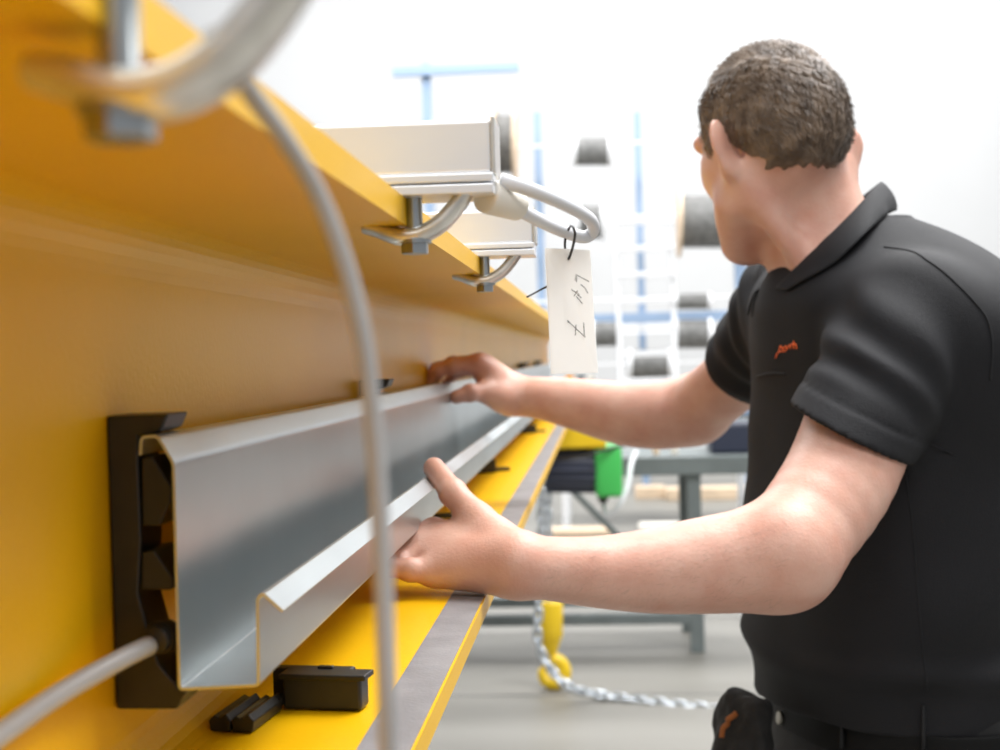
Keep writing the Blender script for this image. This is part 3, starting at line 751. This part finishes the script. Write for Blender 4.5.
SF = np.concatenate([np.stack([k_, k_ + n_s, k_ + 2 * n_s, k_ + 3 * n_s], 1), np.stack([k_ + 3 * n_s, k_ + 2 * n_s, k_ + 4 * n_s, k_ + 5 * n_s], 1)])
hq = np.empty(len(hme.loops), np.int32); hme.loops.foreach_get('vertex_index', hq); hq = hq.reshape(-1, 4)
hair_o = link('hair', npmesh('hair', np.concatenate([hv, SV]), np.concatenate([hq, SF + len(hv)])), HAIRM, person, True)

# ---------------------------------------------------------------- polo shirt
rows = [(760, 892, 1.535, .180, .128), (700, 890, 1.535, .178, .128), (640, 886, 1.53, .180, .129), (560, 884, 1.525, .182, .128), (480, 885, 1.52, .186, .126), (400, 888, 1.515, .190, .122),
        (340, 884, 1.515, .188, .123), (300, 879, 1.515, .168, .120), (268, 875, 1.52, .128, .102), (240, 866, 1.53, .088, .072), (222, 858, 1.535, .060, .046)]
zs = []; cx = []; cy = []; la = []; lb = []
for py, px, Y, a_, b_ in rows[::1]:
    q = W(px, py, Y); zs.append(q[2]); cx.append(q[0]); cy.append(q[1]); la.append(a_); lb.append(b_)
zs, cx, cy, la, lb = spline(np.stack([zs, cx, cy, la, lb], 1), 8).T
sl0 = sL + A(.012, .02, -.006); slE = W(853, 428, 1.318); slD = nrm(slE - sL)
# the cut of the near cuff follows the slanted hem of the photograph
cutP = W(857, 438, 1.31); _v = nrm(cutP - CAMP); cutN = nrm(slD - _v * slD.dot(_v) * 1.12)
srE = W(750, 368, 1.768); srD = nrm(srE - sR)
def sleeveL(p):
    d = cap(p, sL + A(.004, .008, -.004), slE + slD * .05, .069, .0600)
    t = (p - sL) @ slD / .14
    ax = sL + np.clip(t * .14, -.1, .3)[:, None] * slD; rad = p - ax; ph = np.arctan2(rad @ nrm(np.cross(slD, FWD)), rad @ FWD)
    win = np.clip((-((p - cutP) @ cutN) - .024) / .03, 0, 1)
    fold = win * np.sin(2 * PI * (t * 2.9 + .55 * np.sin(ph * 1.0 + .6) + .12 * wob(p, 40, 2))) * np.exp(-((t - .78) / .26) ** 2)
    d = d + .0062 * fold * (.45 + .55 * np.cos(ph + .5)) + .0045 * np.sin(2 * PI * (t * 1.3 + ph * .55 + .3 * wob(p, 25, 4))) * np.exp(-((t - .35) / .35) ** 2)
    e = (p - cutP) @ cutN
    d = d - .0012 * (np.clip((e + .0225) / .0015, 0, 1)) + .0012 * np.exp(-((e + .0235) / .0012) ** 2)
    return d, e
def shirt(p):
    d = loft(p, zs[::-1] if zs[0] > zs[-1] else zs, *( (v[::-1] if zs[0] > zs[-1] else v) for v in (cx, cy, la, lb)), LEFT, FWD)
    d = smin(d, ell(p, W(920, 355, 1.52), np.stack([FWD, LEFT, A(0, 0, 1)]), (.083, .15, .112)), .05)      # rounded upper back
    # drapery of the torso: slanting folds from the armpit to the belly and over the belt
    a_ = W(880, 440, 1.42); rel = p - a_; u = rel @ A(0, 0, 1); v = rel @ FWD
    d = d + .0055 * np.sin(2 * PI * ((u * .8 + v * .6) * 9 + .45 * wob(p, 14, 6))) * np.clip((-u + .02) / .12, 0, 1) * .55 + .0035 * wob(p, 24, 9)
    d = d - .006 * np.exp(-((p[:, 2] - (H - .322 + .012 * wob(p, 16, 12))) / .016) ** 2)
    sl, e = sleeveL(p)
    sl = smax(sl, e, .003)
    d = smin(d, sl, .020)
    e2 = (p - srE) @ srD
    s2 = cap(p, sR, srE + srD * .03, .067, .0555) + .0025 * np.sin(2 * PI * (((p - sR) @ srD) * 22 + .4 * wob(p, 40, 15)))
    s2 = smax(s2 - .001 * np.clip((e2 + .02) / .0015, 0, 1), e2, .0015)
    d = smin(d, s2, .03)
    hem = H - .384 - .02 * np.clip((p - hipc) @ FWD / .12, -1, 1) * -.0 + .005 * wob(p, 12, 14) + .02 * ((p - hipc) @ LEFT > 0) * np.clip(((p - hipc) @ FWD * -1) / .14, 0, 1)
    d = smax(d, hem - p[:, 2], .002)
    # hollow cuffs and neck opening
    d = smax(d, -smax(cap(p, slE - slD * .03, slE + slD * .08, .0535, .0550), -.012 - (p - cutP) @ cutN, .002), .003)
    d = smax(d, -cap(p, srE - srD * .004, srE + srD * .05, .0505, .0515), .0015)
    return d
shirt_o = link('polo_shirt', surfnet('polo_shirt', shirt, (.10, 1.22, H - .43), (.53, 1.86, H + .24), .0034), SHIRT, person, True)

# collar: a folded band round the neck
fold_ = spline(np.array([W(*q) for q in ((780, 288, 1.488), (803, 262, 1.462), (828, 238, 1.452), (852, 214, 1.464), (871, 193, 1.498), (881, 183, 1.545), (873, 189, 1.60), (845, 212, 1.625), (812, 240, 1.615), (786, 272, 1.585), (773, 292, 1.54))]), 7)
fall_ = spline(np.array([W(*q) for q in ((799, 294, 1.462), (822, 277, 1.430), (846, 254, 1.420), (868, 231, 1.436), (885, 215, 1.487), (893, 211, 1.55), (884, 216, 1.62), (850, 240, 1.655), (815, 268, 1.645), (785, 300, 1.61), (768, 318, 1.56))]), 7)
V = []; Fc = []; nT = len(fold_); cen = fold_.mean(0)
for a_, b_ in zip(fold_, fall_):
    inw = nrm((cen - a_) * A(1, 1, 0)); out = b_ - a_
    for q in (a_ + inw * .010 - A(0, 0, .034), a_ + inw * .007 - A(0, 0, .016), a_ + inw * .004 - A(0, 0, .003), a_ + A(0, 0, .0015), a_ - inw * .0035 - A(0, 0, .0015)): V.append(q)
    for t_ in (.35, .68, 1.0): V.append(a_ - inw * .004 + out * t_ - inw * .004 * math.sin(PI * t_))
nl = 8
V = np.array(V); dd = shirt(V); oi = np.arange(len(V)) % nl; lowv = (dd < .0035) & (oi >= 4)
V[lowv] = ontosurf(shirt, V[lowv], .0035)
for i in range(nT - 1):
    for k in range(nl - 1): Fc.append((i * nl + k, i * nl + k + 1, (i + 1) * nl + k + 1, (i + 1) * nl + k))
col_o = link('collar', npmesh('collar', V, Fc), SHIRT, shirt_o, True)
md = col_o.modifiers.new('thickness', 'SOLIDIFY'); md.thickness = .0028; md.offset = 0
md = col_o.modifiers.new('smooth', 'SUBSURF'); md.levels = md.render_levels = 1

def seam(name, pts, r, m=SEAM, off=.0002, k=10):
    P = spline(np.array([castsurf(shirt, *p) for p in pts]), k); P = ontosurf(shirt, P, off)
    return MB().tube(P, r, 8).build(name, m, shirt_o, True)
seam('shoulder_seam', [(884, 247), (905, 250), (925, 259), (950, 278), (972, 300), (986, 318), (992, 345), (990, 380)], .0011)
seam('side_seam', [(905, 470), (912, 520), (917, 580), (922, 640), (927, 690)], .0007)
seam('pocket_edge', [(757, 377), (766, 374), (776, 373), (786, 374)], .0012)
cu = nrm(np.cross(cutN, FWD)); cv = np.cross(cu, cutN); rg = []; c0_ = slE - slD * ((slE - cutP) @ cutN + .024) / slD.dot(cutN)
for an in np.linspace(0, 2 * PI, 60, endpoint=False):
    r_ = .085; dr = cu * math.cos(an) + cv * math.sin(an)
    for _ in range(30): r_ -= .7 * min(.02, max(-.02, shirt((c0_ + dr * r_)[None])[0]))
    rg.append(c0_ + dr * r_)
MB().tube(rg, .0007, 8, closed=True).build('cuff_stitch', SEAM, shirt_o, True)
lg = MB()
for st in ([(779, 353), (781, 346), (783, 349)], [(783, 350), (786, 346), (787, 350)], [(787, 350), (790, 345), (791, 349)], [(790, 347), (793, 344), (794, 349)], [(794, 341), (794, 349)], [(794, 346), (796, 344), (797, 349)], [(776, 358), (779, 352), (786, 351)]):
    P = ontosurf(shirt, spline(np.array([castsurf(shirt, *p) for p in st]), 5), .0003); lg.tube(P, .00085, 6)
lg.build('chest_lettering', LOGO, shirt_o, True)

# ---------------------------------------------------------------- trousers, belt, shoes
hz = hipc[2]
kL, aL = A(.375, 1.40, .52), A(.41, 1.385, .11); kR, aR = A(.24, 1.68, .52), A(.285, 1.70, .11)
hL, hR = A(.335, 1.44, .90), A(.285, 1.62, .90)
def trousers(p):
    d = loft(p, np.array([.82, .93, 1.0, 1.06, 1.105]), np.array([.31, .315, .318, .320, .320]), np.array([1.53] * 5), np.array([.19, .192, .186, .176, .172]), np.array([.130, .132, .127, .120, .117]), LEFT, FWD)
    for h_, k, a in ((hL, kL, aL), (hR, kR, aR)):
        lg_ = smin(cap(p, h_, k, .088, .068), cap(p, k, a - A(0, 0, .05), .066, .060), .03)
        d = smin(d, lg_, .03)
    d = d + .004 * wob(p, 30, 33) * np.clip((1.0 - p[:, 2]) / .1, 0, 1)
    return smax(d, .045 - p[:, 2], .004)
tro = link('trousers', surfnet('trousers', trousers, (.08, 1.22, 0), (.58, 1.86, 1.15), .0068), DENIM, person, True)
def belt(p):
    zc = H - .385
    d = np.abs(trousers(p) - .001) - .0022
    return smax(d, np.abs(p[:, 2] - zc + .01) - .019, .002)
bl_ = link('belt', surfnet('belt', belt, (.10, 1.24, H - .43), (.56, 1.84, H - .33), .0022), LEATHER, tro, True)
for px in (846, 925):
    a, b = [ontosurf(trousers, [castsurf(trousers, px, py)], .0045)[0] for py in (704, 748)]
    MB().tube([a, (a + b) / 2, b], .0055, 8, ry=.35).build('belt_loop', DENIM, tro, True)
a = ontosurf(trousers, [castsurf(lambda p: trousers(p) - .002, 782, 718)], .0045)[0]; e = 1e-3
gr = nrm(A(*[(trousers((a + A(*v) * e)[None]) - trousers((a - A(*v) * e)[None]))[0] for v in ((1, 0, 0), (0, 1, 0), (0, 0, 1))]))
MB().cyl(a - gr * .002, a + gr * .0022, .0072, n=28, bev=.001).build('button', BRASS, tro, True, .7)
for an_, kk in ((aL, kL), (aR, kR)):
    f2 = nrm(A(FWD[0], FWD[1], 0)); b0 = A(an_[0], an_[1], 0)
    def shoe(p):
        s = smin(cap(p, b0 - f2 * .055 + A(0, 0, .045), b0 + f2 * .10 + A(0, 0, .040), .042, .044), cap(p, b0 + f2 * .10 + A(0, 0, .040), b0 + f2 * .165 + A(0, 0, .034), .044, .036), .02)
        s = smin(s, cap(p, b0 + A(0, 0, .06), b0 + A(0, 0, .11), .047, .050), .02)
        sole = smax(s - .006, p[:, 2] - .022, .002)
        return smax(smin(s, sole, .002), .001 - p[:, 2], .001)
    link('shoe', surfnet('shoe', shoe, b0 + A(-.27, -.2, -.005), b0 + A(.2, .2, .17), .005), SHOE, person, True)

# pouch on the front of the belt
pc = W(742, 737, 1.47)
def pouch(p):
    q = p - pc
    d = ell(p, pc, np.stack([nrm(FWD), LEFT, A(0, 0, 1)]), (.022, .050, .052))
    d = smin(d, ell(p, pc + A(-.008, -.015, -.045), np.stack([nrm(FWD), LEFT, A(0, 0, 1)]), (.028, .042, .05)), .02)
    d = smin(d, ell(p, pc + A(.012, -.010, .028), np.eye(3), (.018, .03, .016)), .01)
    return d + .0035 * wob(p, 130, 41) + .002 * wob(p, 260, 42)
po = link('glove_bundle', surfnet('glove_bundle', pouch, pc - .11, pc + A(.09, .09, .09), .0032), mat('glove_fabric', (0.012, 0.011, 0.010), .8, var=.5, scale=60, bump=.4), None, True)
tag(po, 'crumpled black fabric bundle with orange edging tucked at the front of the belt', 'gloves')
P = ontosurf(pouch, spline(np.array([castsurf(pouch, *q) for q in ((737, 713), (729, 720), (724, 728), (722, 738))]), 8), .0004)
MB().tube(P, .0035, 8, ry=.6).build('orange_edging', mat('orange_trim', (.32, .10, .02), .8), po, True)

# ---------------------------------------------------------------- light
sc = bpy.context.scene
wd = bpy.data.worlds.new('hall_daylight'); sc.world = wd; wd.use_nodes = True
bg = wd.node_tree.nodes['Background']; bg.inputs['Color'].default_value = (0.95, 0.97, 1, 1); bg.inputs['Strength'].default_value = 0.37
def area(name, loc, tgt, sx, sy, e, col=(1, 1, 1)):
    l = bpy.data.lights.new(name, 'AREA'); l.shape = 'RECTANGLE'; l.size = sx; l.size_y = sy; l.energy = e; l.color = col
    o = bpy.data.objects.new(name, l); COL.objects.link(o); o.location = loc
    d = Vector(tgt) - Vector(loc); o.rotation_euler = d.to_track_quat('-Z', 'Y').to_euler(); return o
area('skylight_over_bay', (1.9, 2.6, 6.0), (0.1, 1.2, 1.2), 3.0, 4.0, 480)
area('front_fill', (0.8, -3.0, 5.5), (0.1, 1.0, 1.2), 4.0, 2.0, 120)  # unseen lamp added behind the camera as front fill and for metal reflections
for y, e in ((9, 1150), (13, 650), (17, 650)): area('hall_fill', (1, y, 8.5), (1, y + 1.5, 1), 14, 2.5, e)  # unseen lamps added to overexpose the back wall and brighten the far floor
vs_ = sc.view_settings
sc.display_settings.display_device = 'sRGB'; vs_.view_transform = 'Standard'; vs_.look = 'None'; vs_.gamma = 1; vs_.exposure = 0.24; vs_.use_curve_mapping = False
